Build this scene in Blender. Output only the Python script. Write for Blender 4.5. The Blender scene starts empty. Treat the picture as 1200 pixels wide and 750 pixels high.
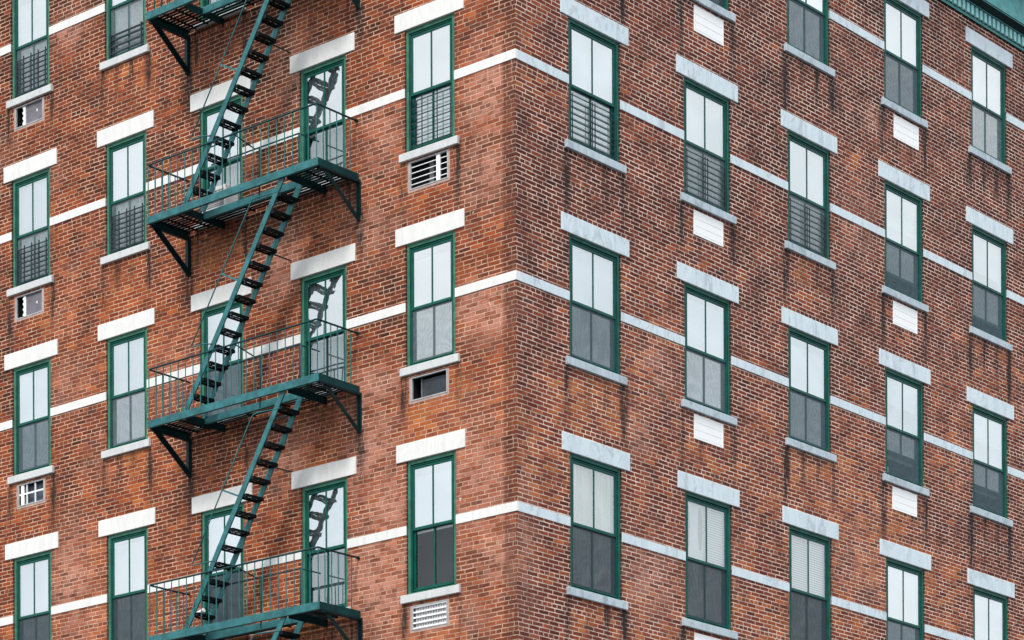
import bpy, bmesh, math, random
from mathutils import Vector, Matrix
random.seed(7)
col = bpy.context.scene.collection
GZ = 1.6                                   # camera height above the pavement
A = 0.7068287                              # angle of the left facade to the picture plane
CX, CY = 0.0686, 45.3                      # the corner of the building
dL = Vector((-math.cos(A), math.sin(A), 0)); nL = Vector((-math.sin(A), -math.cos(A), 0))
dR = Vector((math.sin(A), math.cos(A), 0));  nR = Vector((math.cos(A), -math.sin(A), 0))
ROT = {'L': math.atan2(dL.y, dL.x), 'R': math.atan2(-dR.y, -dR.x)}
SG = {'L': 1, 'R': -1}                     # local x points to the left seen from the street on both facades
def place(o, side, s, off, z):
    d, n = (dL, nL) if side == 'L' else (dR, nR)
    o.location = Vector((CX, CY, z + GZ)) + d * s + n * off
    o.rotation_euler = (0, 0, ROT[side])
# ------------------------------------------------------------------ mesh helper
class MB:
    def __init__(s): s.bm = bmesh.new()
    def box(s, x0, x1, y0, y1, z0, z1, bev=0, mi=0):
        vs = [s.bm.verts.new((x, y, z)) for x in (x0, x1) for y in (y0, y1) for z in (z0, z1)]
        fs = [s.bm.faces.new([vs[i] for i in q]) for q in ((0,1,3,2),(4,6,7,5),(0,4,5,1),(2,3,7,6),(0,2,6,4),(1,5,7,3))]
        for f in fs: f.material_index = mi
        if bev:
            es = list({e for f in fs for e in f.edges})
            r = bmesh.ops.bevel(s.bm, geom=es, offset=bev, segments=1, affect='EDGES', profile=0.5)
            for f in r['faces']: f.material_index = mi
        return s
    def ring(s, x0, x1, z0, z1, w, y0, y1, bev=0, top=None, bot=None, mi=0):
        t = w if top is None else top; b = w if bot is None else bot
        s.box(x0, x0+w, y0, y1, z0, z1, bev, mi); s.box(x1-w, x1, y0, y1, z0, z1, bev, mi)
        s.box(x0+w, x1-w, y0, y1-.0015, z1-t, z1, bev, mi)
        if b: s.box(x0+w, x1-w, y0, y1-.0015, z0, z0+b, bev, mi)
        return s
    def bar(s, a, b, w, h, up=(0,0,1), mi=0):
        a = Vector(a); b = Vector(b); d = (b-a).normalized(); u = Vector(up)
        x = d.cross(u).normalized(); y = x.cross(d).normalized()
        vs = [s.bm.verts.new(p + x*i*w/2 + y*j*h/2) for p in (a, b) for i, j in ((-1,-1),(1,-1),(1,1),(-1,1))]
        for q in ((0,3,2,1),(4,5,6,7),(0,1,5,4),(1,2,6,5),(2,3,7,6),(3,0,4,7)):
            s.bm.faces.new([vs[i] for i in q]).material_index = mi
        return s
    def tube(s, pts, r, n=8, mi=0):
        pts = [Vector(p) for p in pts]; rings = []
        for i, p in enumerate(pts):
            d = (pts[min(i+1, len(pts)-1)] - pts[max(i-1, 0)]).normalized()
            u = Vector((0,0,1)) if abs(d.z) < .9 else Vector((0,1,0))
            x = d.cross(u).normalized(); y = x.cross(d)
            rings.append([s.bm.verts.new(p + (x*math.cos(k*2*math.pi/n) + y*math.sin(k*2*math.pi/n))*r) for k in range(n)])
        for a, b in zip(rings, rings[1:]):
            for k in range(n): s.bm.faces.new((a[k], a[(k+1)%n], b[(k+1)%n], b[k])).smooth = True
        s.bm.faces.new(rings[0][::-1]); s.bm.faces.new(rings[-1])
        return s
    def quad(s, pts, mi=0):
        f = s.bm.faces.new([s.bm.verts.new(p) for p in pts]); f.material_index = mi; return s
    def bolt(s, x, y, z, r=.012):                                   # domed rivet head facing +y
        c = [s.bm.verts.new((x+math.cos(k*math.pi/3)*r, y, z+math.sin(k*math.pi/3)*r)) for k in range(6)]
        t = [s.bm.verts.new((x+math.cos(k*math.pi/3)*r*.6, y+r*.7, z+math.sin(k*math.pi/3)*r*.6)) for k in range(6)]
        for k in range(6): s.bm.faces.new((c[k], c[(k+1)%6], t[(k+1)%6], t[k]))
        s.bm.faces.new(t); return s
    def mesh(s, name, mats, recalc=True):
        if recalc: bmesh.ops.recalc_face_normals(s.bm, faces=s.bm.faces[:])
        me = bpy.data.meshes.new(name); s.bm.to_mesh(me); s.bm.free()
        for m in (mats if isinstance(mats, (list, tuple)) else [mats]): me.materials.append(m)
        return me
def link(name, me, parent=None, label=None):
    o = bpy.data.objects.new(name, me); col.objects.link(o)
    if parent: o.parent = parent
    if label: o['label'] = label
    return o
# ------------------------------------------------------------------ materials
class NT:
    def __init__(s, name):
        s.m = bpy.data.materials.new(name); s.m.use_nodes = True; s.t = s.m.node_tree; s.t.nodes.clear()
        s.out = s.t.nodes.new('ShaderNodeOutputMaterial')
    def n(s, typ, props=None, **ins):
        nd = s.t.nodes.new(typ)
        for k, v in (props or {}).items(): setattr(nd, k, v)
        for k, v in ins.items(): s.set(nd, k, v)
        return nd
    def set(s, nd, k, v):
        k = k.replace('_', ' ') if not k.startswith('i') or not k[1:].isdigit() else int(k[1:])
        i = nd.inputs[k]
        if isinstance(v, bpy.types.NodeSocket): s.t.links.new(v, i)
        else: i.default_value = v if not isinstance(v, tuple) or len(v) != 3 or i.type != 'RGBA' else (*v, 1)
    def M(s, op, a, b=0.0, c=None, clamp=False):
        nd = s.t.nodes.new('ShaderNodeMath'); nd.operation = op; nd.use_clamp = clamp
        for i, v in enumerate((a, b) if c is None else (a, b, c)):
            if isinstance(v, bpy.types.NodeSocket): s.t.links.new(v, nd.inputs[i])
            else: nd.inputs[i].default_value = v
        return nd.outputs[0]
    def mix(s, f, a, b, mode='MIX'):
        nd = s.t.nodes.new('ShaderNodeMix'); nd.data_type = 'RGBA'; nd.blend_type = mode
        for i, v in ((0, f), (6, a), (7, b)):
            if isinstance(v, bpy.types.NodeSocket): s.t.links.new(v, nd.inputs[i])
            else: nd.inputs[i].default_value = v if i == 0 else (*v, 1)
        return nd.outputs[2]
    def ramp(s, f, stops, interp='LINEAR'):
        nd = s.t.nodes.new('ShaderNodeValToRGB'); cr = nd.color_ramp; cr.interpolation = interp
        while len(cr.elements) < len(stops): cr.elements.new(.5)
        for e, (p, c) in zip(cr.elements, stops): e.position = p; e.color = (*c, 1) if isinstance(c, tuple) else (c, c, c, 1)
        s.t.links.new(f, nd.inputs[0]); return nd.outputs[0]
    def sstep(s, x, a, b):
        nd = s.t.nodes.new('ShaderNodeMapRange'); nd.interpolation_type = 'SMOOTHSTEP'
        s.t.links.new(x, nd.inputs[0]); nd.inputs[1].default_value = a; nd.inputs[2].default_value = b
        return nd.outputs[0]
    def noise(s, vec, scale, detail=3, rough=.55, dist=0):
        nd = s.n('ShaderNodeTexNoise', None, Vector=vec, Scale=scale, Detail=detail, Roughness=rough, Distortion=dist)
        return nd.outputs[0]
    def sep(s, v):
        nd = s.n('ShaderNodeSeparateXYZ', None, Vector=v); return nd.outputs
    def comb(s, x, y, z=0.0):
        nd = s.t.nodes.new('ShaderNodeCombineXYZ')
        for i, v in enumerate((x, y, z)):
            if isinstance(v, bpy.types.NodeSocket): s.t.links.new(v, nd.inputs[i])
            else: nd.inputs[i].default_value = v
        return nd.outputs[0]
    def bsdf(s, color, rough=.6, metal=0, spec=.5, bump=None, bstr=.3, bdist=.01):
        b = s.n('ShaderNodeBsdfPrincipled', None, Base_Color=color, Roughness=rough, Metallic=metal)
        b.inputs['Specular IOR Level'].default_value = spec
        if bump is not None:
            bp = s.n('ShaderNodeBump', None, Height=bump, Strength=bstr, Distance=bdist)
            s.t.links.new(bp.outputs[0], b.inputs['Normal'])
        s.t.links.new(b.outputs[0], s.out.inputs[0]); return s.m
def geo(t): return t.n('ShaderNodeNewGeometry').outputs['Position']

BR, BL_ = .0719, .256
def brick_mat(name, pal, mortar, seed, side):
    t = NT(name)
    uv = t.n('ShaderNodeUVMap').outputs[0]
    at = t.n('ShaderNodeAttribute', {'attribute_name': 'stain_shade'})
    sc = t.n('ShaderNodeSeparateColor', None, Color=at.outputs['Color'])
    dark, pink, orange = sc.outputs
    sp = t.sep(uv)
    wob = t.noise(uv, .9, 2); wob2 = t.noise(uv, 9, 2)
    v = t.M('ADD', sp[1], t.M('MULTIPLY', t.M('SUBTRACT', wob, .5), .03))
    v = t.M('ADD', v, t.M('MULTIPLY', t.M('SUBTRACT', wob2, .5), .008))
    rv = t.M('ADD', t.M('DIVIDE', v, BR), .03)
    row = t.M('FLOOR', rv); fv = t.M('SUBTRACT', rv, row)
    hdr = t.M('COMPARE', t.M('MODULO', t.M('ADD', row, 700.0), 7.0), 3.0, .1)
    ln = t.M('SUBTRACT', BL_, t.M('MULTIPLY', hdr, BL_/2))
    par = t.M('MULTIPLY', t.M('MODULO', t.M('ADD', row, 700.0), 2.0), .5)
    rown = t.n('ShaderNodeTexWhiteNoise', {'noise_dimensions': '2D'}, Vector=t.comb(row, float(seed))).outputs[0]
    u = t.M('ADD', sp[0], t.M('MULTIPLY', t.M('SUBTRACT', t.noise(t.comb(t.M('MULTIPLY', sp[0], 2.5), t.M('MULTIPLY', row, 3.7)), 1.0, 1), .5), .05))
    uu = t.M('ADD', t.M('ADD', t.M('DIVIDE', u, ln), par), t.M('MULTIPLY', rown, .22))
    iu = t.M('FLOOR', uu); fu = t.M('SUBTRACT', uu, iu)
    du = t.M('MULTIPLY', t.M('MINIMUM', fu, t.M('SUBTRACT', 1.0, fu)), ln)
    dv = t.M('MULTIPLY', t.M('MINIMUM', fv, t.M('SUBTRACT', 1.0, fv)), BR)
    d = t.M('MINIMUM', du, dv)
    fine = t.noise(uv, 55, 3, .6)
    d = t.M('ADD', d, t.M('MULTIPLY', t.M('SUBTRACT', fine, .5), .010))
    d = t.M('ADD', d, t.M('MULTIPLY', t.M('SUBTRACT', t.noise(uv, 2.3, 4, .7), .5), .010))     # joints open and close over the wall
    body = t.sstep(d, .0052, .0098)
    idv = t.comb(iu, row, float(seed))
    wn = t.n('ShaderNodeTexWhiteNoise', {'noise_dimensions': '3D'}, Vector=idv)
    wn2 = t.n('ShaderNodeTexWhiteNoise', {'noise_dimensions': '3D'}, Vector=t.comb(iu, row, seed+5.0))
    big = t.noise(uv, .33, 3, .6)
    mid = t.noise(uv, 1.7, 3, .6)
    sel = t.M('ADD', t.M('ADD', .23, t.M('MULTIPLY', wn.outputs[0], .42)), t.M('MULTIPLY', t.M('SUBTRACT', mid, .5), .9))
    sel = t.M('ADD', sel, t.M('MULTIPLY', t.M('SUBTRACT', big, .5), 1.0))
    sel = t.M('ADD', sel, t.M('MULTIPLY', orange, .38))
    if side == 'R':       # lower storeys are more orange, the top ones darker
        hg = t.M('MULTIPLY', t.M('SUBTRACT', 20.0, sp[1]), .030)
        sel = t.M('ADD', sel, t.M('MINIMUM', hg, .22))
    else:
        hg = t.M('MULTIPLY', t.M('SUBTRACT', 17.0, sp[1]), .022)
        sel = t.M('ADD', sel, t.M('MAXIMUM', t.M('MINIMUM', hg, .12), -.14))
    c = t.ramp(t.M('ADD', sel, .02, clamp=True), pal)
    # tone and hue jitter, grain inside each brick
    jit = t.M('ADD', .80, t.M('MULTIPLY', wn2.outputs[0], .40))
    jit = t.M('MULTIPLY', jit, t.M('ADD', .68, t.M('MULTIPLY', t.noise(uv, 30, 4, .7), .64)))
    c = t.mix(1.0, c, t.comb(jit, jit, jit), 'MULTIPLY')
    # scattered burnt headers
    burnt = t.M('GREATER_THAN', wn2.outputs[0], .96)
    c = t.mix(t.M('MULTIPLY', burnt, .5), c, (.045, .03, .03))
    # pink lime bloom
    pn = t.M('MULTIPLY', t.sstep(t.noise(uv, 4.5, 5, .7), .28, .56), pink)
    pn2 = t.M('MULTIPLY', t.sstep(t.noise(t.comb(sp[0], sp[1], 4.0), .55, 4, .65), .56, .74), .42 if side == 'L' else .12)
    pn = t.M('MAXIMUM', pn, t.M('MULTIPLY', pn2, t.sstep(fine, .3, .6)))
    pn = t.M('MULTIPLY', pn, t.M('ADD', .45, t.M('MULTIPLY', t.sstep(wn2.outputs[0], .15, .55), .65)), clamp=True)
    c = t.mix(t.M('MULTIPLY', pn, .84), c, (.58, .265, .19))
    mt = t.mix(t.sstep(t.noise(uv, 1.9, 5, .75), .3, .68), tuple(x*.48 for x in mortar), tuple(min(x*1.42, .85) for x in mortar))
    mt = t.mix(t.M('MULTIPLY', pn, .5), mt, (.6, .36, .29))
    c = t.mix(body, mt, c)
    # missing or smeared mortar and small white chips
    chip = t.sstep(t.noise(t.comb(sp[0], sp[1], seed*1.0), 7.5, 2, .5), .765, .79)
    c = t.mix(t.M('MULTIPLY', chip, .8), c, (.66, .60, .55))
    # soot streaks below the sills, grime patches, painted shade under the landings
    st = t.noise(t.comb(t.M('MULTIPLY', sp[0], 16.0), t.M('MULTIPLY', sp[1], 1.6)), 1.0, 4, .65)
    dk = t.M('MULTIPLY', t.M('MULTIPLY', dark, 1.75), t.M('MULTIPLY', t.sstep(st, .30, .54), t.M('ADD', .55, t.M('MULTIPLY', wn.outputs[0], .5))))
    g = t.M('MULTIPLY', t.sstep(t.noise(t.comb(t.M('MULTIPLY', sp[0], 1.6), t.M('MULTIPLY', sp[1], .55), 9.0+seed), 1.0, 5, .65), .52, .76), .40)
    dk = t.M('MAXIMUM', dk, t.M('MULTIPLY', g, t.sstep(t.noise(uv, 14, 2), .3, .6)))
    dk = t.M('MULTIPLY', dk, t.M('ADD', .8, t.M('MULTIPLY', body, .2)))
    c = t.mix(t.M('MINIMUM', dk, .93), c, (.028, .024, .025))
    h = t.M('ADD', t.M('MULTIPLY', body, .8), t.M('MULTIPLY', fine, .35))
    h = t.M('ADD', h, t.M('MULTIPLY', wn.outputs[0], .25))
    return t.bsdf(c, .92, 0, .06, h, .75, .012)
PL = [(0.0, (.040,.018,.014)), (.18, (.085,.028,.019)), (.38, (.150,.037,.020)), (.64, (.265,.060,.023)), (.86, (.40,.098,.027)), (1.0, (.43,.13,.034))]
PR = [(0.0, (.036,.017,.016)), (.20, (.075,.025,.021)), (.46, (.120,.033,.024)), (.70, (.200,.052,.031)), (.88, (.345,.092,.034)), (1.0, (.40,.125,.042))]
m_brickL = brick_mat('brick_left', PL, (.50,.33,.235), 3, 'L')
m_brickR = brick_mat('brick_right', PR, (.62,.47,.40), 11, 'R')

def stone(name, a, b, streak):
    t = NT(name); p = geo(t); s = t.sep(p)
    f = t.noise(t.comb(t.M('MULTIPLY', s[0], 7.0), t.M('MULTIPLY', s[1], 7.0), t.M('MULTIPLY', s[2], 1.6)), 1.0, 5, .7, .8)
    c = t.mix(t.sstep(f, .35, .72), a, b)
    f2 = t.noise(p, 26, 4, .7)
    c = t.mix(t.M('MULTIPLY', t.sstep(f2, .52, .8), .22), c, tuple(x*.55 for x in b))
    f3 = t.noise(t.comb(t.M('MULTIPLY', s[0], 2.0), t.M('MULTIPLY', s[1], 2.0), s[2]), 1.1, 6, .75, 2.0)
    c = t.mix(t.M('MULTIPLY', t.sstep(f3, .53, .60), streak), c, tuple(x*.45 for x in b))
    return t.bsdf(c, .85, 0, .2, t.noise(p, 60, 3), .25, .004)
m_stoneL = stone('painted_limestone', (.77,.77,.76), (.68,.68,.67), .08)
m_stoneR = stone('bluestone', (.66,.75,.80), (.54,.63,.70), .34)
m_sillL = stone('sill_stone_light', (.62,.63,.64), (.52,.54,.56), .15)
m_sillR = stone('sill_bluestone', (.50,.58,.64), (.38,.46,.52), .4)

def paint(name, c, rough=.45, wear=.25, lo=.6, rust=.0):
    t = NT(name); p = geo(t)
    k = t.noise(p, 5, 4, .65)
    cc = t.mix(t.sstep(k, .3, .7), tuple(x*lo for x in c), c)
    k2 = t.sstep(t.noise(p, 34, 4, .7), .60, .74)
    cc = t.mix(t.M('MULTIPLY', k2, wear), cc, tuple(min(1, x*1.9+.008) for x in c))
    if rust:
        k3 = t.sstep(t.noise(p, 11, 5, .75), .66, .72)
        cc = t.mix(t.M('MULTIPLY', k3, rust), cc, (.075, .035, .02))
    return t.bsdf(cc, rough, 0, .16, t.noise(p, 45, 3), .15, .003)
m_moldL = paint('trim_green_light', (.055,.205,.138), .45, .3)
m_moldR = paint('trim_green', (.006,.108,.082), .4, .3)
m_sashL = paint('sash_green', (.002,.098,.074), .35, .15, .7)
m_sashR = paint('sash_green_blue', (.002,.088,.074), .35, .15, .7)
m_sashD = paint('sash_dark', (.012,.045,.048), .4, .2, .6)
m_teal = paint('teal_iron', (.040,.185,.203), .45, .34, .55, .6)
m_brk = paint('bracket_iron', (.003,.026,.031), .5, .2, .6, .3)
m_tealD = paint('teal_iron_dark', (.006,.058,.066), .45, .2, .55, .3)
m_iron = paint('black_iron', (.004,.009,.011), .65, .05, .6)
m_guard = paint('guard_iron', (.03,.045,.06), .5, .2, .6)
m_cop = paint('cornice_teal', (.10,.34,.345), .5, .35, .72)
m_dent = paint('dentil_teal', (.36,.74,.76), .5, .2, .85)
m_copD = paint('cornice_teal_shaded', (.004,.022,.026), .5, .2, .6)  # shade of cornice undersides and dentil gaps put into the colour
m_white = paint('white_enamel', (.90,.91,.92), .4, .02, .98)
m_ac = paint('ac_case', (.72,.74,.74), .5, .1, .9)
m_alu = paint('aluminium', (.46,.48,.50), .4, .2, .75)
m_grey = paint('grey_board', (.20,.19,.22), .6, .2, .7)
m_dark = paint('dark_void', (.012,.014,.017), .8, .0, .7)
m_rawmortar = paint('mortar_patch', (.50,.36,.32), .9, .3, .7)

def glass(name, refl, tint, wob, rgh=.015):
    t = NT(name); p = geo(t)
    bp = t.n('ShaderNodeBump', None, Height=t.noise(p, 2.6, 2, .4), Strength=wob, Distance=.05)
    g = t.n('ShaderNodeBsdfGlossy', None, Color=tint, Roughness=rgh); t.t.links.new(bp.outputs[0], g.inputs['Normal'])
    tr = t.n('ShaderNodeBsdfTransparent', None, Color=(.86,.90,.90))
    fr = t.n('ShaderNodeFresnel', None, IOR=1.5)
    rnd = t.n('ShaderNodeObjectInfo').outputs['Random']
    s = t.sep(p)
    cl = t.noise(t.comb(t.M('MULTIPLY', s[0], .9), t.M('MULTIPLY', s[1], .9), t.M('MULTIPLY', s[2], 1.3)), 1.0, 3, .5, .6)
    f = t.M('ADD', refl, t.M('MULTIPLY', fr.outputs[0], .5))
    f = t.M('ADD', f, t.M('MULTIPLY', t.M('SUBTRACT', cl, .5), .38 * refl))
    f = t.M('ADD', f, t.M('MULTIPLY', t.M('SUBTRACT', rnd, .5), .20 * refl), clamp=True)
    mx = t.n('ShaderNodeMixShader', None, i0=f, i1=tr.outputs[0], i2=g.outputs[0])
    t.t.links.new(mx.outputs[0], t.out.inputs[0]); return t.m
m_glass = glass('coated_glass', .60, (.93,.98,1.0), .03)
m_mirror = glass('reflective_glass', .56, (.93,.98,1.0), .15, .02)
m_half = glass('thin_glass', .34, (.93,.98,1.0), .04)
m_low = glass('lower_glass', .26, (.85,.93,.95), .04)
m_clear = glass('clear_glass', .045, (.9,.95,1.0), .04)

def cloth(name, a, b, kind):
    t = NT(name); tc = t.n('ShaderNodeTexCoord').outputs['Object']; s = t.sep(tc)
    if kind == 'blind': f = t.noise(t.comb(t.M('MULTIPLY', s[0], .8), 0.0, t.M('MULTIPLY', s[2], 2.5)), 1.0, 2)
    elif kind == 'slats': f = t.M('MULTIPLY_ADD', t.M('SINE', t.M('MULTIPLY', s[2], 150.0)), .5, .5)
    else: f = t.noise(t.comb(t.M('MULTIPLY', s[0], 13.0), 0.0, t.M('MULTIPLY', s[2], .6)), 1.0, 3, .6, .4)
    return t.bsdf(t.mix(t.sstep(f, .3, .7), a, b), .9, 0, .1)
m_blind = cloth('roller_blind', (.86,.89,.90), (.80,.84,.86), 'blind')
m_slats = cloth('venetian_slats', (.88,.89,.89), (.50,.50,.50), 'slats')
m_curtain = cloth('curtain_cloth', (.92,.92,.84), (.60,.60,.52), 'curtain')
m_tan = cloth('tan_slats', (.42,.38,.31), (.25,.22,.18), 'slats')
m_dim = cloth('dim_drape', (.34,.37,.38), (.14,.17,.19), 'curtain')
m_shade = cloth('grey_drape', (.62,.68,.70), (.36,.41,.44), 'curtain')

def screen(name, dens, c):
    t = NT(name); tc = t.n('ShaderNodeTexCoord').outputs['Object']
    inf = t.n('ShaderNodeObjectInfo').outputs['Random']
    s = t.sep(tc)
    q = t.comb(s[0], t.M('MULTIPLY', inf, 30.0), t.M('MULTIPLY', s[2], .45))
    nz = t.noise(q, 2.4, 2, .5, .8)
    w = t.M('SINE', t.M('MULTIPLY', nz, 75.0))                       # soft moire of wire mesh
    f = t.M('ADD', dens, t.M('MULTIPLY', w, .055))
    df = t.n('ShaderNodeBsdfDiffuse', None, Color=c)
    tr = t.n('ShaderNodeBsdfTransparent')
    mx = t.n('ShaderNodeMixShader', None, i0=f, i1=tr.outputs[0], i2=df.outputs[0])
    t.t.links.new(mx.outputs[0], t.out.inputs[0]); return t.m
m_screen = screen('insect_mesh', .60, (.11,.155,.18))
m_screenD = screen('insect_mesh_dark', .74, (.055,.075,.088))
m_screenL = screen('insect_mesh_light', .36, (.24,.29,.32))

# ------------------------------------------------------------------ measured layout (metres; z above eye level)
ROWS = {  # lintel top, lintel underside, sill top, meeting rail above the sill, band top, band bottom
 -1: (23.94, 23.645, 21.600, .97, 22.690, 22.537),
  0: (20.382, 20.082, 18.030, .96, 19.120, 18.967),
  1: (16.816, 16.521, 14.470, .96, 15.559, 15.407),
  2: (13.214, 12.917, 10.690, 1.08, 11.846, 11.693),
  3: (9.56, 9.265, 7.04, 1.08, 8.19, 8.037)}
COLS = {'L': [('D', 1.311, 2.412), ('C', 3.776, 4.873), ('B2', 6.283, 7.377), ('B', 8.781, 9.886), ('A', 11.450, 12.560)],
        'R': [('c1', 1.348, 2.714), ('c2', 4.482, 5.845), ('c3', 7.602, 8.970), ('c4', 10.801, 12.160), ('c5', 13.951, 15.300)]}
WALLEN = {'L': 16.2, 'R': 19.4}
WTOP, WBOT = 24.13, -GZ
NAMES = {'L': 'left', 'R': 'right'}

building = bpy.data.objects.new('brick_building', None); col.objects.link(building)
building.location = (CX, CY, 0)
building['label'] = 'red brick corner apartment building with green sash windows and pale stone lintels'
building['category'] = 'building'
def bpart(name, me, side, s=0, off=0, z=0, parent=None, label=None):
    o = link(name, me, None, label); place(o, side, s, off, z)
    bpy.context.view_layer.update()
    par = parent or building
    mw = Matrix.Translation(o.location) @ o.rotation_euler.to_matrix().to_4x4()
    o.parent = par
    o.matrix_parent_inverse = Matrix.Identity(4)
    o.matrix_basis = WM(par).inverted() @ mw
    return o
def WM(o):
    m = o.matrix_basis.copy()
    while o.parent: o = o.parent; m = o.matrix_basis @ m
    return m
def sub(name, me, parent, loc=(0,0,0), label=None):
    o = link(name, me, parent, label); o.location = loc; return o

# ------------------------------------------------------------------ brick walls with real openings
def gauss(d, w): return math.exp(-(d/w)**2)
PINK = {'L': [(.45,18.6,.7,.8,.9),(.5,15.0,.75,.45,1.0),(.9,15.2,.6,.4,.9),(1.0,12.3,1.0,1.3,.7),(.3,11.2,.6,.8,.8),(3.2,13.2,.7,.8,.8),(2.9,12.2,.6,.8,.9),
              (3.0,11.0,.9,1.1,.9),(1.9,10.2,1.6,.5,.6),(3.2,17.0,.7,.5,.6),(3.3,14.3,.9,.35,.8),(5.3,16.9,.5,.6,.8),(5.2,13.5,.6,.6,.6),(4.9,20.1,.5,.6,.6),
              (10.9,12.3,.7,.9,.8),(10.6,11.6,.8,.6,.6),(10.9,22.5,.45,.3,.9),(8.2,15.6,.7,.5,.4),(11.0,15.9,.8,.5,.4),(.6,17.3,.6,.6,.7),(.7,20.7,.5,.5,.6),(2.9,18.5,.5,.7,.6)],
        'R': [(3.7,14.9,.5,.4,.5),(3.4,11.2,.8,.7,.6),(3.2,13.6,.3,.4,.6),(9.9,19.0,.6,.6,.4),(5.6,11.9,.5,.5,.4),(9.9,12.6,.8,.8,.3),(10.4,21.1,.25,.2,.8),(.2,11.3,.25,1.0,.7),(6.7,10.2,.8,.5,.4)]}
def stain_shade(side, s, z):
    dk = pk = og = 0.0
    rs = random.Random(5)
    for ci, (cn, a, b) in enumerate(COLS[side]):
        for r, (lt, lb, st, mr, bt, bb) in ROWS.items():
            base = st - .13
            for j, e in enumerate((a - .07, b + .07, a + (b-a)*.35, a + (b-a)*.7)):
                ln = rs.uniform(.55, 1.25); k = rs.uniform(.5, 1.7) * (1 if j < 2 else .55)
                if side == 'L': k *= .72; ln *= .8
                if j > 1: ln *= .5
                if z < base + .02 and z > base - ln - .4:
                    dk = max(dk, k * gauss(s - e, .075) * min(1, max(0, (z - base + ln + .3) / (ln*.8))))
            if side == 'L' and a - .2 < s < b + .2 and base - 1.2 < z < base:
                og = max(og, .7 * min(1, (z - base + 1.2)/.8))
            if side == 'R' and a < s < b and base - .9 < z < base: og = max(og, .25)
            if abs(s - a) < .06 or abs(s - b) < .06:                     # darker line beside frames
                if st < z < lb: dk = max(dk, .28)
    for (ps, pz, rx, rz, k) in PINK[side]:
        if abs(s-ps) < 2*rx and abs(z-pz) < 2*rz: pk = max(pk, k * math.exp(-((s-ps)/rx)**2 - ((z-pz)/rz)**2))
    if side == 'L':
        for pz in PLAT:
            if pz - 1.15 < z < pz and 3.5 < s < 7.6:                      # soot plus the landing's shade, painted below each landing
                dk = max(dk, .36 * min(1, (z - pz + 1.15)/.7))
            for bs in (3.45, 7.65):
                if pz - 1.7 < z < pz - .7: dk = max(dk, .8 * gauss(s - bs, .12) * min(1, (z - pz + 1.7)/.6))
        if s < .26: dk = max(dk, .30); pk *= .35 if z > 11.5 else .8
    else:
        if s < .35: dk = max(dk, .16)
        pass
    return min(dk, 1), min(pk, 1), min(og, 1)
PLAT = [21.560, 17.970, 14.385, 10.592, 6.95]
VENTS = {'L': [(1.449, 2.317, 17.40, 17.875), (1.485, 2.30, 13.89, 14.29), (1.500, 2.30, 10.09, 10.50), (11.66, 12.445, 17.42, 17.86), (11.63, 12.44, 21.03, 21.44), (11.64, 12.405, 13.87, 14.29)],
         'R': [(4.75, 5.62, 17.412, 17.845), (4.738, 5.60, 13.865, 14.297), (4.78, 5.65, 20.955, 21.41), (4.72, 5.60, 10.08, 10.50), (11.12, 12.0, 20.965, 21.415), (11.07, 11.93, 17.40, 17.85), (11.025, 11.89, 13.86, 14.30)]}
def frange(a, b, step):
    n = max(1, round((b-a)/step)); return [a + (b-a)*i/n for i in range(n)]
def cuts(pts, step):
    pts = sorted(set(round(p, 4) for p in pts)); out = []
    for a, b in zip(pts, pts[1:]): out += frange(a, b, step)
    return out + [pts[-1]]
def wall(side, mat):
    ops = []
    for cn, a, b in COLS[side]:
        for r, v in ROWS.items(): ops.append((a, b, v[2]-.02, v[1]+.02))
    for v in VENTS[side]: ops.append(v)
    xs = cuts([0, WALLEN[side]] + [p for o in ops for p in o[:2]], .075)
    zs = cuts([WBOT, 6.0, WTOP] + [p for o in ops for p in o[2:]], .14)
    bm = bmesh.new(); uvl = bm.loops.layers.uv.new('UVMap'); cl = bm.loops.layers.float_color.new('stain_shade')
    V = {}; S = {}
    sg = SG[side]
    def vert(i, j):
        if (i, j) not in V:
            V[i, j] = bm.verts.new((sg*xs[i], 0, zs[j]))
            S[i, j] = (*stain_shade(side, xs[i], zs[j]), 1) if zs[j] > 8 else (.1, 0, .2, 1)
        return V[i, j]
    import bisect
    for i in range(len(xs)-1):
        cx = (xs[i]+xs[i+1])/2
        oo = [o for o in ops if o[0] < cx < o[1]]
        for j in range(len(zs)-1):
            cz = (zs[j]+zs[j+1])/2
            if any(o[2] < cz < o[3] for o in oo): continue
            k = [(i, j), (i+1, j), (i+1, j+1), (i, j+1)]
            f = bm.faces.new([vert(*q) for q in (k if sg < 0 else k[::-1])])
            for lp, q in zip(f.loops, (k if sg < 0 else k[::-1])):
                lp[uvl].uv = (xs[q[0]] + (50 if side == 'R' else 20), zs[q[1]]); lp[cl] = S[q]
    for a, b, z0, z1 in ops:                                            # brick reveals
        for (p, q) in (((a,z0),(a,z1)), ((b,z0),(b,z1)), ((a,z0),(b,z0)), ((a,z1),(b,z1))):
            vs = [bm.verts.new((sg*p[0], 0, p[1])), bm.verts.new((sg*q[0], 0, q[1])), bm.verts.new((sg*q[0], -.30, q[1])), bm.verts.new((sg*p[0], -.30, p[1]))]
            f = bm.faces.new(vs)
            for lp, w in zip(f.loops, ((p,0),(q,0),(q,.3),(p,.3))):
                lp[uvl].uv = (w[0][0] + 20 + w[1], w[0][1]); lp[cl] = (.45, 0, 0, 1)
    me = bpy.data.meshes.new('wall'); bm.to_mesh(me); bm.free(); me.materials.append(mat)
    bpart('wall', me, side, label={'L': 'orange-red brick wall behind the fire escape', 'R': 'darker brown-red brick wall with dark streaks below the sills'}[side])
wall('L', m_brickL); wall('R', m_brickR)
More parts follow.
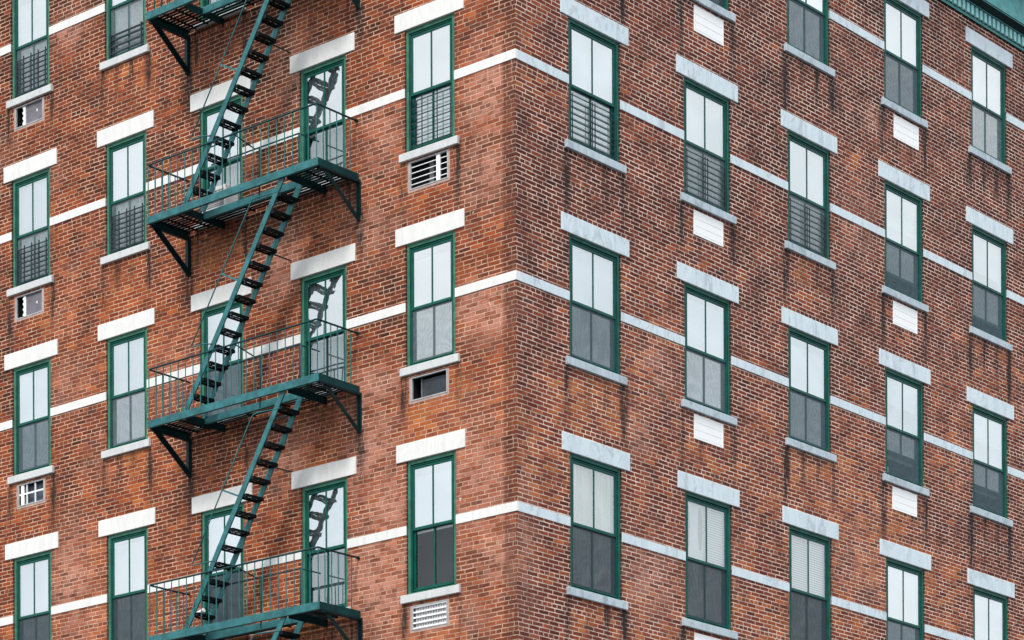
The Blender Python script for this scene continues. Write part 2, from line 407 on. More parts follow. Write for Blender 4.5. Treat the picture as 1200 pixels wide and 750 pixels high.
# the remaining sides and the flat roof, built in the corner's own axes
def corner_pt(sl, sr, z): return Vector((0,0,z+GZ)) + dL*sl + dR*sr
bk = MB(); WL, WR = WALLEN['L'], WALLEN['R']
for p, q in (((WL,0),(WL,WR)), ((WL,WR),(0,WR))):
    bk.quad([corner_pt(*p, WBOT), corner_pt(*q, WBOT), corner_pt(*q, WTOP+.9), corner_pt(*p, WTOP+.9)])
rear = link('rear_wall', bk.mesh('rear_wall', paint('rear_brick', (.2,.08,.055), .9)), building)
rf = MB(); rf.quad([corner_pt(*p, WTOP+.6) for p in ((.05,.05),(WL-.05,.05),(WL-.05,WR-.05),(.05,WR-.05))])
link('roof', rf.mesh('roof', paint('roof_felt', (.05,.05,.052), .9)), building)
inn = MB()
for p, q in (((.45,.45),(WL-.3,.45)), ((.45,.45),(.45,WR-.3))):
    inn.quad([corner_pt(*p, WBOT), corner_pt(*q, WBOT), corner_pt(*q, WTOP), corner_pt(*p, WTOP)])
link('dark_backing', inn.mesh('dark_backing', m_dark), building)  # near-black planes added to keep the space behind the windows dark

# ------------------------------------------------------------------ string courses
for r, (lt, lb, st, mr, bt, bb) in ROWS.items():
    for side in 'LR':
        sg = SG[side]; p = -.014 if side == 'L' else -.012
        for (a, b) in zip([p] + [c[2] for c in COLS[side]], [c[1] for c in COLS[side]] + [WALLEN[side]]):
            mb = MB()
            x = a                                                       # individual stones
            while x < b - .02:
                e = min(b, x + 1.15 + random.uniform(-.2, .25))
                if b - e < .35: e = b
                y1 = .012 + random.uniform(0, .002)
                lo, hi = sorted((sg*x, sg*(e - (.004 if e < b else 0))))
                mb.box(lo, hi, -.05, y1, bb, bt, .003); x = e
            bpart('band_course', mb.mesh('band_course', m_stoneL if side == 'L' else m_stoneR), side)
# ------------------------------------------------------------------ windows
cache = {}
def C(key, fn):
    if key not in cache: cache[key] = fn()
    return cache[key]
def frame_me(w, h, side):
    x = w/2 - .011; mb = MB()
    mb.ring(-x, x, 0, h, .058, -.12, -.018, .006, top=.066, bot=.04)
    mb.ring(-x+.0585, x-.0585, .0405, h-.0665, .014, -.12, -.060, .002, mi=2)  # groove ring in black: the gap's shade is in its colour
    mb.ring(-x+.073, x-.073, .055, h-.081, .018, -.12, -.026, .004, mi=1)
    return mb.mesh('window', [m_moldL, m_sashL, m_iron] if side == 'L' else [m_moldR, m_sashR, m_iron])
def sash_me(w, z0, z1, y, mats, bot=.05, top=.045, side_w=.042):
    x = w/2 - .004 - .092; mb = MB()
    mb.ring(-x, x, z0, z1, side_w, y-.035, y, .004, top=top, bot=bot)
    mb.box(-.016, .016, y-.030, y-.006, z0+bot, z1-top, .003)
    return mb.mesh('sash', mats)
def plane_me(name, x, z0, z1, y, mat): return MB().quad([(x,y,z0),(-x,y,z0),(-x,y,z1),(x,y,z1)]).mesh(name, mat, False)
def grid_me(x0, x1, z0, z1, hz, vx, y, t=.011, ext=0):
    mb = MB()
    for z in hz: mb.box(x0, x1, y-t/2, y+t/2, z-t/2, z+t/2)
    for x in vx: mb.box(x-t/2, x+t/2, y+.001, y+t+.001, z0, z1)
    return mb.mesh('window_guard', m_guard)
# behaviour of each visible window
RAISED = {('c4',0): .26, ('c4',1): .42, ('c5',1): .40, ('c5',0): .2}
UP = {('c1',2): 'curtain', ('c2',2): 'slats', ('c3',2): 'slats', ('C',-1): 'mirror', ('C',0): 'mirror', ('C',1): 'mirror', ('C',2): 'mirror'}
NOSCREEN = {('D',2), ('C',0), ('C',1), ('C',2), ('B2',-1), ('B2',0)}
def guard(key, w, h, mr):
    g = random.Random(str(key)); x = w/2 - .10
    if key[0] in ('c1','c2','c3') and key[1] == 0:
        return grid_me(-x, x, .06, mr-.12, [.09+i*(mr-.24)/7 for i in range(8)], [-.035, .035, -x+.02, x-.02], -.028, .013), 'black horizontal-bar window guard'
    if key == ('D',0):
        return grid_me(-x, x, .06, mr-.06, [.10+i*(mr-.22)/6 for i in range(7)], [-.15, .19, -x+.01, x-.01], -.028, .013), 'thin black window guard with two tall uprights'
    if key in (('A',0), ('A',-1), ('B',0)):
        return grid_me(-x, x, .06, mr*.80, [.08+i*(mr*.8-.14)/7 for i in range(8)], [-x+.03+i*(2*x-.06)/4 for i in range(5)], -.028, .017), 'black window guard with a dense square lattice'
    if key == ('B',-1):
        return grid_me(-x, x, .06, mr*.5, [.12, .24, .36, .45], [-x+.03, x-.03], -.028, .026), 'low black window guard with four broad bars'
    return None, None
def window(side, cn, a, b, r):
    lt, lb, st, mr, bt, bb = ROWS[r]; w = b - a; wk = 'L' if side == 'L' else 'R'
    w = 1.104 if side == 'L' else 1.364; h = round(lb - st, 3); key = (cn, r)
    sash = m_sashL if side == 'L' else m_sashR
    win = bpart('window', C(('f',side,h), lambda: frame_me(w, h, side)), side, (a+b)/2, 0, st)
    lw = .767 if side == 'L' else .895; sw = .652 if side == 'L' else .79
    li = sub('lintel', C(('l',side,r), lambda: MB().box(-lw, lw, -.14, .024, 0, lt-lb, .006).mesh('lintel', m_stoneL if side=='L' else m_stoneR)), win, (0, 0, h))
    def sill():
        mb = MB()
        mb.box(-sw, sw, -.14, .055, -.133 if cn not in ('C','B2') else -.085, -.0015, .006)
        return mb.mesh('sill', m_sillL if side == 'L' else m_sillR)
    sub('sill', C(('s',side,cn in ('C','B2')), sill), win)
    top_h = h - .10
    up = UP.get(key, 'blind')
    sub('upper_sash', C(('us',side,h), lambda: sash_me(w, mr-.015, top_h, -.038, sash)), win)
    px = w/2 - .12
    sub('pane', C(('up',side,h,up), lambda: plane_me('pane', px, mr+.02, top_h-.03, -.052, m_mirror if up == 'mirror' else m_half if up in ('curtain','slats') else m_glass)), win)
    if 1:
        mt = {'mirror': m_blind, 'blind': m_blind, 'slats': m_slats, 'curtain': m_curtain}[up]
        cut = random.Random(str(key)).choice([0, .10, 0, .05, .16, .03]) if up == 'blind' else 0
        def bl():
            x = w/2-.10; mb = MB()
            n = 1 if up in ('blind','slats') else 26
            for i in range(n):
                f = lambda k: -.115 - (0 if n == 1 else .018*math.sin(k*1.9))
                mb.quad([(-x+2*x*i/n, f(i), mr-.06), (-x+2*x*(i+1)/n, f(i+1), mr-.06), (-x+2*x*(i+1)/n, f(i+1), top_h-cut), (-x+2*x*i/n, f(i), top_h-cut)])
            return mb.mesh('blind', mt, False)
        sub({'blind':'blind','slats':'blind','curtain':'curtain','mirror':'curtain'}[up], C(('b',side,h,up,cut), bl), win)  # behind mirror panes: added pale sheet that hazes the reflection
    lift = RAISED.get(key, 0); rnd = random.Random(str(key)+'x').random()
    guarded = key in (('c1',0),('c2',0),('c3',0),('D',0),('A',0),('A',-1),('B',0),('B',-1))
    lo_top = mr + .03
    sub('lower_sash', C(('ls',side,h), lambda: sash_me(w, .055, lo_top, -.072, m_sashD if up == 'mirror' or key[0] in ('D','c1') and r == 1 else sash, bot=.062, top=.05)), win, (0, 0, lift), 'raised lower sash' if lift else None)
    sub('pane', C(('lp',side,h,key==('D',2),guarded,up=='mirror' or cn=='B2'), lambda: plane_me('pane', px-.01, .10, lo_top-.03, -.094, m_clear if key == ('D',2) else m_low if guarded else (m_low if up == 'mirror' or key[0] in ('B2',) else m_glass))), win, (0,0,lift))
    if key != ('D',2):
        x = w/2-.13
        z0 = .02 if not lift else mr*.42; dy = .13 if guarded else .16
        def dr():
            mb = MB(); n = 22
            ph = random.Random(str(key)).uniform(0, 6)
            f = lambda k: -dy - .02*math.sin(k*1.3+ph)
            for i in range(n):
                mb.quad([(-x+2*x*i/n, f(i), z0), (-x+2*x*(i+1)/n, f(i+1), z0), (-x+2*x*(i+1)/n, f(i+1), mr), (-x+2*x*i/n, f(i), mr)])
            return mb.mesh('curtain', m_dim if up == 'mirror' else m_blind if guarded else m_dim if rnd > .8 else m_shade, False)
        sub('curtain', C(('dr',key), dr), win)
    if key not in NOSCREEN and key not in (('D',0),('c1',0)):
        dark = key in (('c1',2), ('c2',2), ('c3',2), ('c2',-1), ('A',2), ('B',2), ('B2',2))
        sc = m_screenD if dark else (m_screenL if rnd < .25 or guarded else m_screen)
        z0 = .06
        def scr():
            mb = MB(); xx = w/2-.095
            mb.quad([(-xx,-.058,z0),(xx,-.058,z0),(xx,-.058,mr-.016),(-xx,-.058,mr-.016)], 0)
            return mb.mesh('insect_screen', sc, False)
        sub('insect_screen', C(('sc',side,h,sc.name,lift), scr), win)
    if key == ('c2',2):
        pm = MB(); pm.box(.03, w/2-.11, -.108, -.100, mr+.01, top_h-.05)
        pp = sub('board', pm.mesh('board', m_blind), win, (0,0,0), 'white board with a tall oval opening behind the glass')
        for cx, hw2 in ((.12, .065), (.47, .05)):
            bm = bmesh.new(); vs = [bm.verts.new((cx+hw2*math.cos(a_*math.pi/12), -.0985, (mr+top_h)/2+.06+.38*math.sin(a_*math.pi/12))) for a_ in range(24)]
            bm.faces.new(vs); me = bpy.data.meshes.new('oval'); bm.to_mesh(me); bm.free(); me.materials.append(m_tan); sub('oval', me, win)
    g, lab = guard(key, w, h, mr)
    if g: sub('window_guard', g, win, (0,0,0), lab)
    if key == ('c4',1):
        sub('curtain', MB().box(.25, .46, -.28, -.20, .03, .27, .01).mesh('curtain', m_curtain), win, (0,0,0), 'bunched pale cloth in the open gap')
    return win
for side in 'LR':
    for cn, a, b in COLS[side]:
        for r in ROWS: window(side, cn, a, b, r)
# frost patch: repair slab set over the lintel of one window
for (s0, s1, z0, z1) in ((4.58, 5.84, 12.922, 13.075), (7.56, 9.16, 12.922, 13.08)):
    bpart('lintel_repair', MB().box(-(s1-s0)/2, (s1-s0)/2, .010, .019, z0, z1, .004).mesh('lintel_repair', m_sillR), 'R', (s0+s1)/2)

# ------------------------------------------------------------------ wall openings for air conditioners
def vent(side, v, kind, label):
    a, b, z0, z1 = v; w = (b-a)/2; h = z1-z0; W = w - .004
    mb = MB()
    if kind == 'louver':
        mb.ring(-W, W, .003, h-.003, .028, -.06, .012, .003)
        n = 3
        for i in range(n):
            z = .03 + (h-.06)*i/n; dz = (h-.06)/n
            mb.box(-W+.02, W-.02, -.03, .004, z, z+dz*.12); mb.box(-W+.02, W-.02, -.03, .008, z+dz*.12, z+dz)
        o = bpart('wall_vent', mb.mesh('wall_vent', m_white), side, (a+b)/2, 0, z0, label=label)
        return
    mb.ring(-W, W, .003, h-.003, .022, -.03, .008, .003); mb.ring(-W+.001, W-.001, .004, h-.004, .019, -.25, -.029, 0, mi=1)  # inner ring near black, the recess shade put into its colour
    o = bpart('air_conditioner_sleeve', mb.mesh('air_conditioner_sleeve', [m_alu, m_dark]), side, (a+b)/2, 0, z0, label=label)
    bw = MB().quad([(-W,-.2,0),(W,-.2,0),(W,-.2,h),(-W,-.2,h)]); sub('back_panel', bw.mesh('back_panel', m_dark, False), o)
    ring = MB().ring(-w-.035, w+.035, -.04, h+.0, .036, -.02, .005, 0, top=.002); sub('mortar_edge', ring.mesh('mortar_edge', m_rawmortar), o)
    g = MB()
    if kind == 'grid':
        for i in range(1, 5): g.box(-W+.02, W-.02, -.03, -.018, h*i/5-.006, h*i/5+.006)
        g.box(-.24, -.16, -.032, -.004, .02, h-.02); g.box(-.40, -.385, -.03, -.016, h*.8, h-.03)
        sub('grille', g.mesh('grille', m_white), o)
        sub('panel', MB().box(.02, .12, -.16, -.15, .02, h-.03).mesh('panel', m_grey), o)
    elif kind == 'panel':
        sub('panel', MB().box(-W+.03, W-.2, -.09, -.07, .025, h-.06, .004).mesh('panel', paint('dim_glass', (.05,.06,.075), .2)), o)
        sub('panel', MB().box(W-.19, W-.17, -.09, -.06, .02, h-.03).mesh('panel', m_grey), o)
    elif kind == 'grille':
        for i in range(5): g.box(-W+.02, W-.02, -.03, -.002, .02+(h-.06)*i/4.0, .045+(h-.06)*i/4.0)
        for i in range(20): g.box(-W+.03+i*(2*W-.06)/20, -.018-W+.03+.03+i*(2*W-.06)/20-.002, -.05, -.03, .02, h-.02)
        sub('grille', g.mesh('grille', m_white), o)
    elif kind == 'halfboard':
        sub('panel', MB().box(-W+.03, W*.30, -.05, -.03, .02, h-.02, .003).mesh('panel', m_grey), o)
        g.box(W*.30+.01, W*.30+.07, -.045, -.015, .02, h-.03)
        for i in range(4): g.box(W*.30+.07, W*.30+.10, -.04, -.02, .05+i*.1, .09+i*.1)
        sub('knob', MB().box(-W*.52, -W*.45, -.031, -.022, .2, .25, .003).mesh('knob', m_white), o)
        sub('bracket', g.mesh('bracket', m_white), o)
    elif kind == 'lattice':
        g.box(-W+.02, W-.02, -.03, -.01, h*.5, h*.5+.03)
        for x in (.14, -.10): g.box(x-.012, x+.012, -.031, -.012, .02, h-.02)
        g.box(.22, .30, -.04, -.005, .02, h-.02)
        sub('grille', g.mesh('grille', m_white), o)
        sub('panel', MB().box(-.30, .2, -.12, -.10, .02, h-.03).mesh('panel', paint('blue_board', (.12,.15,.2), .5)), o)
VK = {'L': [('grid','opening with a white wire grid and upright'), ('panel','opening closed by a dark glass panel'), ('grille','white fin grille with four cross bars'), ('halfboard','opening half closed by a purple-grey board'), ('halfboard','opening half closed by a grey board'), ('lattice','opening with white two-row lattice')],
      'R': [('louver','white louvred vent cover')]*7}
for side in 'LR':
    for v, (k, lab) in zip(VENTS[side], VK[side]): vent(side, v, k, lab)

# ------------------------------------------------------------------ cornice on both facades
def profile(side, pts, mat, name, mats=None):
    """sweep a (off, z) profile along one facade, mitred at the corner"""
    sg = SG[side]; bm = bmesh.new(); Ln = WALLEN[side]
    a = [bm.verts.new((-sg*p[0], p[0], p[1])) for p in pts]; b = [bm.verts.new((sg*Ln, p[0], p[1])) for p in pts]
    for i in range(len(pts)-1):
        f = bm.faces.new((a[i], a[i+1], b[i+1], b[i]))
        f.material_index = pts[i][2] if len(pts[i]) > 2 else 0
    me = bpy.data.meshes.new(name); bm.to_mesh(me); bm.free()
    for m in mat: me.materials.append(m)
    return me
Z0 = 24.13
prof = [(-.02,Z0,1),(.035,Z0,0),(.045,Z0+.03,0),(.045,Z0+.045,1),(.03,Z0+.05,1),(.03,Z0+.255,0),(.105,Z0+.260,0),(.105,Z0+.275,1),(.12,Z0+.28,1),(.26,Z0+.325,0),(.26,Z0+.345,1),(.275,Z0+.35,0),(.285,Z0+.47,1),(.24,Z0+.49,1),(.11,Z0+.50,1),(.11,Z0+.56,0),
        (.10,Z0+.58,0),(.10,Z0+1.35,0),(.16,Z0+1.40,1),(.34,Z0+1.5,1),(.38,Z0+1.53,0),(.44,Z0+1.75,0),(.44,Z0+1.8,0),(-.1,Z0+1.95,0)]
for side in 'LR':
    me = profile(side, prof, [m_cop, m_copD], 'cornice')
    o = bpart('cornice', me, side, label='teal metal cornice with small dentils along the roof edge')
    mb = MB(); sg = SG[side]; s = -.02
    while s < WALLEN[side] - .1:
        lo, hi = sorted((sg*s, sg*(s+.092)))
        mb.box(lo, hi, .031, .088, Z0+.062, Z0+.248, .004); s += .163
    sub('dentil_course', mb.mesh('dentil_course', m_dent), o)
    mb = MB(); s = .9
    while s < WALLEN[side] - .5:
        lo, hi = sorted((sg*s, sg*(s+.2)))
        mb.box(lo, hi, .102, .30, Z0+1.0, Z0+1.47, .02); s += 2.1
    sub('bracket_course', mb.mesh('bracket_course', m_cop), o)

# ------------------------------------------------------------------ fire escape
fire = bpy.data.objects.new('fire_escape', None); col.objects.link(fire)
place(fire, 'L', 0, 0, -GZ)
fire['label'] = 'teal iron fire escape zigzagging down the left brick facade, landings joined by steep stairs'
fire['category'] = 'fire escape'
S0, S1, O1, O2, DP = 3.47, 7.67, 4.27, 6.77, 1.0     # ends, opening and depth
IN = .50
def fpart(name, me, z, parent=None, label=None):
    o = link(name, me, fire if parent is None else parent, label)
    if parent is None: o.location = (0, 0, z + GZ)
    return o
def landing_me():
    mb = MB(); h = .13
    mb.box(S0, S1, DP-.012, DP, -h, 0, .003)                       # front channel: web and flanges
    mb.box(S0+.012, S1-.012, DP-.055, DP-.012, -.012, -.002); mb.box(S0+.012, S1-.012, DP-.055, DP-.012, -h+.002, -h+.012)
    for s, e in ((S0, 1), (S1, -1)):
        lo, hi = sorted((s, s+e*.012)); mb.box(lo, hi, .005, DP-.0125, -h+.001, -.001, .002, mi=1)  # end channels in darker teal: their shaded side is in the colour
        lo, hi = sorted((s+e*.012, s+e*.06)); mb.box(lo, hi, .005, DP-.056, -.012, -.003)
    mb.box(O1+.02, O2-.02, IN-.006, IN+.006, -h+.004, -.004, .002)     # inner channel beside the stair opening
    mb.box(O1+.02, O2-.02, IN-.05, IN-.006, -h+.006, -h+.016)
    for s in (S0+.035, O1+.02, O2-.06, S1-.04):
        for dz in (-.04, -.095): mb.bolt(s, DP, dz, .011)
    for s in (O1+.35, O1+1.45): 
        for dz in (-.04, -.095): mb.bolt(s, IN+.006, dz, .011)
    for k in range(2): mb.box(5.6+k*.13, 5.606+k*.13, DP, DP+.0015, -h+.01, -.01)
    return mb.mesh('landing', [m_teal, m_tealD])
def grating_me():
    mb = MB()
    def slats(a, b, y0, y1):
        n = round((y1-y0)/.080)
        for i in range(n):
            y = y0 + (y1-y0)*(i+.5)/n
            mb.box(a, b, y-.025, y+.025, -.030, -.020)
    slats(S0+.013, O1-.001, .03, DP-.06); slats(O2+.001, S1-.013, .03, DP-.06); slats(O1+.0, O2-.0, .03, IN-.06)
    for s in (S0+.26, S0+.52, O2+.34, O2+.64, 5.1, 5.95):
        y1 = DP-.06 if (s < O1 or s > O2) else IN-.06
        mb.box(s-.015, s+.015, .03, y1, -.052, -.031)
    return mb.mesh('grating', m_iron)
def beam_me():
    return MB().box(-.03, .03, .005, DP-.06, -.085, -.032).box(-.028, -.018, .005, DP-.06, -.165, -.086).mesh('crossbeam', m_brk)
def bracket_me(e):
    mb = MB()
    mb.box(-.035, .035, .006, .020, -.80, -.135, .002)             # leg on the wall
    mb.box(-.009 if e > 0 else -.034, .034 if e < 0 else .009, .018, .07, -.79, -.135)
    mb.bar((0, .03, -.77), (0, .84, -.15), .075, .012, up=(1,0,0)); mb.bar((e*.029, .03, -.735), (e*.029, .80, -.135), .010, .06, up=(1,0,0))
    mb.box(-.045, -.030, .004, .03, -.70, -.12)
    mb.box(-.031, .031, .012, DP-.07, -.165, -.133)
    return mb.mesh('bracket', m_brk)
g_me, l_me, b_me = grating_me(), landing_me(), beam_me()
brk = {1: bracket_me(1), -1: bracket_me(-1)}
RH = .905
def rail_me(full_bal):
    mb = MB(); y = DP - .02
    mb.tube([(S0+.04, .02, RH-.005), (S0+.04, y-.04, RH-.003), (S0+.045, y-.01, RH+.002), (S0+.08, y, RH), (S1-.05, y, RH), (S1-.02, y-.01, RH), (S1-.02, y-.05, RH-.003), (S1-.02, .02, RH-.005)], .017, 8)
    mb.tube([(S0+.04, .005, RH-.005), (S0+.04, .035, RH-.005)], .032, 8)
    # guard of the stair opening on the inner side
    mb.tube([(5.48, y, RH-.01), (5.46, IN, RH-.13)], .012, 6)
    mb.tube([(6.55, IN, RH-.13), (4.40, IN, RH-.13)], .013, 6)
    mb.tube([(4.40, IN, RH-.13), (4.40, IN, -.1)], .014, 6); mb.tube([(5.355, IN, RH-.13), (5.355, IN, -.1)], .015, 6)
    mb.tube([(4.40, IN, RH-.13), (4.40, .02, RH-.13)], .012, 6)
    if full_bal:
        for x, yy in BAL: mb.box(x-.006, x+.006, yy-.006, yy+.006, -.03, RH-.002)
    return mb.mesh('railing', m_tealD)
NB = 22
BAL = [(S0+.04 + (S1-S0-.06)*i/NB, DP-.02) for i in range(NB+1)] + [(S0+.04, DP-.02-(DP-.04)*k/6) for k in range(1, 6)] + [(S1-.02, DP-.02-(DP-.04)*k/6) for k in range(1, 6)]
bal_me = MB().box(-.0065, .0065, -.0065, .0065, -.03, RH-.012).mesh('baluster', m_teal)
r_full, r_open = rail_me(True), rail_me(False)
for i, z in enumerate(PLAT):
    L = fpart('landing', l_me, z)
    fpart('grating', g_me, 0, L)
    for s in (O1, O2, S1-.3, S0+.3):
        if s in (O1, O2): c = fpart('crossbeam', b_me, 0, L); c.location = (s, 0, 0)
    for s, e in ((S0, 1), (S1-.02, -1)):
        c = fpart('bracket', brk[e], 0, L); c.location = (s, 0, 0)
    vis = i in (1, 2, 3)
    R = fpart('railing', r_open if vis else r_full, z)
    if vis:
        for x, yy in BAL:
            c = fpart('baluster', bal_me, 0, R); c.location = (x, yy, 0)
# stairs: each climbs from a landing's left end to the opening above
def tread_me():
    y0, y1 = IN+.035, DP-.05; mb = MB(); W = .215
    for k in range(3):
        x = -W/2 + k*.080
        mb.box(x, x+.055, y0, y1, -.006, 0)
    for k in range(4):
        y = y0 + (y1-y0)*k/3
        mb.box(-W/2, W/2, max(y0, y-.016), min(y1, y+.016), -.0105, -.0062)
    for x in (-W/2, W/2-.006): mb.box(x, x+.006, y0, y1, -.048, -.011)
    for y in (y0, y1-.006): mb.box(-W/2+.0065, W/2-.0065, y, y+.006, -.055, -.0107)
    return mb.mesh('tread', m_iron)
t_me = tread_me()
def stair_me(dz):
    mb = MB(); a = (6.75, 0.0); b = (4.33, dz - .10)
    for y in (DP-.045, IN+.03):
        mb.bar((a[0], y, a[1]), (b[0], y, b[1]), .010, .105 if y > .7 else .125, up=(0,0,1))
        mb.bar((a[0]+.045, y-.016, a[1]), (b[0]+.045, y-.016, b[1]), .03, .006, up=(1,0,.7))
        mb.bar((a[0]-.045, y-.016, a[1]), (b[0]-.045, y-.016, b[1]), .03, .006, up=(1,0,.7))
        n = 15
        for i in range(1, n): 
            t = i/n; mb.bolt(a[0]+(b[0]-a[0])*t+.0, y+.005, a[1]+(b[1]-a[1])*t, .009)
    return mb.mesh('staircase', m_teal)
def hand_me(dz, outer):
    mb = MB(); sl = (dz-.10)/(4.33-6.75); y = DP-.045 if outer else IN+.03
    P = lambda s, up: (s, y, (s-6.75)*sl + up)
    zt = P(5.11, .86)[2]
    pts = [P(6.04, 0), (6.3, y, P(6.6,.86)[2]), (6.58, y, P(6.6,.86)[2]), (6.62, y, P(6.6,.86)[2]+.03), P(6.56, .86), P(5.9,.86), P(5.13, .86), (5.06, y, zt+.05), (4.95, y, zt+.06), (4.42, y, zt+.035)]
    mb.tube(pts, .012, 6)
    zz = P(5.83, .86)
    mb.bar(zz, P(5.40, .02), .03, .012, up=(0,1,0))
    if not outer:
        mb.tube([P(5.05, .02), (5.10, .01, P(5.05, .02)[2]+.02)], .013, 6)
    return mb.mesh('handrail', m_teal if outer else m_tealD)
for i in range(1, len(PLAT)):
    dz = PLAT[i-1] - PLAT[i]
    st = fpart('staircase', stair_me(dz), PLAT[i])
    for k in range(1, 14):
        t = k/14
        c = fpart('tread', t_me, 0, st); c.location = (6.75 + (4.33-6.75)*t - .02, 0, (dz-.10)*t)
    fpart('handrail', hand_me(dz, True), 0, st); fpart('handrail', hand_me(dz, False), 0, st)

# ------------------------------------------------------------------ window air conditioner
ac = bpy.data.objects.new('window_air_conditioner', None); col.objects.link(ac)
place(ac, 'L', 6.74, 0, 18.06)
ac['label'] = 'white window air conditioner sticking out behind the stair on the uppermost railed landing'
ac['category'] = 'air conditioner'
mb = MB(); mb.box(-.31, .31, -.045, .28, .012, .40, .012)
link('case', mb.mesh('case', m_ac), ac)
mb = MB()
for i in range(9): mb.box(-.27, .27, .2805, .286, .05+i*.033, .065+i*.033)
link('grille', mb.mesh('grille', m_grey), ac)
mb = MB(); mb.box(-.28, .28, -.04, .255, .003, .0115); link('base_pan', mb.mesh('base_pan', m_iron), ac)
# small camera on the wall by the lower landing
cam_ = bpy.data.objects.new('security_camera', None); col.objects.link(cam_)
place(cam_, 'L', 7.22, .02, 10.592+.56)
cam_['label'] = 'small white security camera on the brick beside the foot of the lowest visible stair'
cam_['category'] = 'camera'
link('arm', MB().tube([(0,0,0),(0,.12,.0),(0,.16,-.05)], .014, 8).mesh('arm', m_tealD), cam_)
link('housing', MB().tube([(.09,.17,-.09),(.07,.17,-.085),(-.09,.17,-.04),(-.11,.17,-.035)], .036, 12).mesh('housing', m_white), cam_)

# ------------------------------------------------------------------ ground
def asphalt():
    t = NT('asphalt'); p = geo(t)
    c = t.mix(t.noise(p, .4, 5, .6), (.040,.041,.043), (.065,.065,.066)); return t.bsdf(c, .9, 0, .3, t.noise(p, 30, 4), .4, .01)
def concrete():
    t = NT('concrete'); p = geo(t); c = t.mix(t.noise(p, .8, 5, .6), (.22,.21,.20), (.32,.31,.29)); return t.bsdf(c, .9, 0, .3)
mb = MB(); mb.quad([(-1500,-1500,-.004),(1500,-1500,-.004),(1500,1500,-.004),(-1500,1500,-.004)])
g = link('ground', mb.mesh('ground', asphalt())); g['kind'] = 'structure'
mb = MB(); q = [corner_pt(-4, -4, -GZ), corner_pt(WL+4, -4, -GZ), corner_pt(WL+4, WR+4, -GZ), corner_pt(-4, WR+4, -GZ)]
bmv = mb.bm; lo = [bmv.verts.new((p.x+CX, p.y+CY, 0)) for p in q]; hi = [bmv.verts.new((p.x+CX, p.y+CY, .13)) for p in q]
bmv.faces.new(hi)
for k in range(4): bmv.faces.new((lo[k], lo[(k+1)%4], hi[(k+1)%4], hi[k]))
g = link('pavement', mb.mesh('pavement', concrete())); g['kind'] = 'structure'

# ------------------------------------------------------------------ overcast sky and soft sun
SUN_AZ, SUN_EL = math.radians(202), math.radians(50)       # azimuth clockwise from +Y
w = bpy.data.worlds.new('World'); bpy.context.scene.world = w; w.use_nodes = True
nt = w.node_tree; nt.nodes.clear()
sky = nt.nodes.new('ShaderNodeTexSky'); sky.sky_type = 'NISHITA'; sky.sun_disc = False
sky.sun_elevation = SUN_EL; sky.sun_rotation = SUN_AZ; sky.air_density = 1.2; sky.dust_density = 2.0
b1 = nt.nodes.new('ShaderNodeBackground'); b1.inputs[1].default_value = .12; nt.links.new(sky.outputs[0], b1.inputs[0])
tc = nt.nodes.new('ShaderNodeTexCoord'); mp = nt.nodes.new('ShaderNodeMapping'); mp.inputs['Scale'].default_value = (1.3, 1.3, 3.5)
nz = nt.nodes.new('ShaderNodeTexNoise'); nz.inputs['Scale'].default_value = 1.6; nz.inputs['Detail'].default_value = 5
nt.links.new(tc.outputs['Generated'], mp.inputs[0]); nt.links.new(mp.outputs[0], nz.inputs['Vector'])
cr = nt.nodes.new('ShaderNodeValToRGB'); cr.color_ramp.elements[0].position = .3; cr.color_ramp.elements[1].position = .7
cr.color_ramp.elements[0].color = (.78, .86, .92, 1); cr.color_ramp.elements[1].color = (1.0, 1.0, 1.0, 1)
nt.links.new(nz.outputs[0], cr.inputs[0])
b2 = nt.nodes.new('ShaderNodeBackground'); b2.inputs[1].default_value = 1.0; nt.links.new(cr.outputs[0], b2.inputs[0])
mx = nt.nodes.new('ShaderNodeMixShader'); mx.inputs[0].default_value = .88
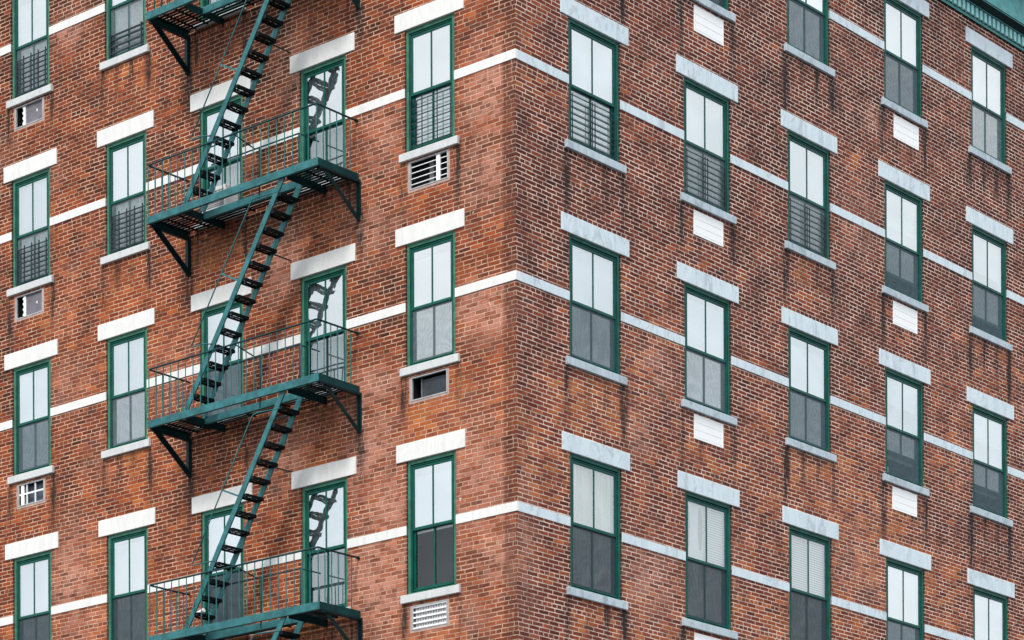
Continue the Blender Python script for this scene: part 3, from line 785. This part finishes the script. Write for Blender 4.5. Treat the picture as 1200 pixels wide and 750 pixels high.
gm = nt.nodes.new('ShaderNodeSeparateXYZ'); nt.links.new(tc.outputs['Generated'], gm.inputs[0])
mr_ = nt.nodes.new('ShaderNodeMapRange'); nt.links.new(gm.outputs[2], mr_.inputs[0])      # overcast: the zenith is brighter than the horizon
mr_.inputs[1].default_value = .38; mr_.inputs[2].default_value = .9; mr_.inputs[3].default_value = 1.46; mr_.inputs[4].default_value = 2.8
nt.links.new(mr_.outputs[0], b2.inputs[1])
nt.links.new(b1.outputs[0], mx.inputs[1]); nt.links.new(b2.outputs[0], mx.inputs[2])
wo = nt.nodes.new('ShaderNodeOutputWorld'); nt.links.new(mx.outputs[0], wo.inputs[0])
sl = bpy.data.lights.new('sun', 'SUN'); sl.energy = 2.5; sl.angle = math.radians(10); sl.color = (1.0, .95, .88)
so = bpy.data.objects.new('sun', sl); col.objects.link(so)
dirv = Vector((math.sin(SUN_AZ)*math.cos(SUN_EL), math.cos(SUN_AZ)*math.cos(SUN_EL), math.sin(SUN_EL)))
so.rotation_euler = (-dirv).to_track_quat('-Z', 'Y').to_euler(); so.location = (-20, -10, 40)

# ------------------------------------------------------------------ camera: long lens, level, with vertical shift
F, HY, ROLL = 3302.307, 1450.896, math.radians(-.22)
cd = bpy.data.cameras.new('camera'); cam = bpy.data.objects.new('camera', cd); col.objects.link(cam)
cam.location = (0, 0, GZ)
cd.sensor_width = 36; cd.lens = F/1200*36; cd.clip_end = 5000
cam.rotation_euler = (math.pi/2, 0, 0)
cam.rotation_euler = (Matrix.Rotation(math.pi/2, 3, 'X') @ Matrix.Rotation(-ROLL if False else ROLL, 3, 'Z')).to_euler()
dyc = HY - 375
cd.shift_x = math.sin(ROLL)*dyc/1200; cd.shift_y = math.cos(ROLL)*dyc/1200
sc = bpy.context.scene; sc.camera = cam
sc.view_settings.view_transform = 'Standard'; sc.view_settings.look = 'None'; sc.view_settings.exposure = 0; sc.view_settings.gamma = 1
sc.cycles.max_bounces = 8; sc.cycles.transparent_max_bounces = 12
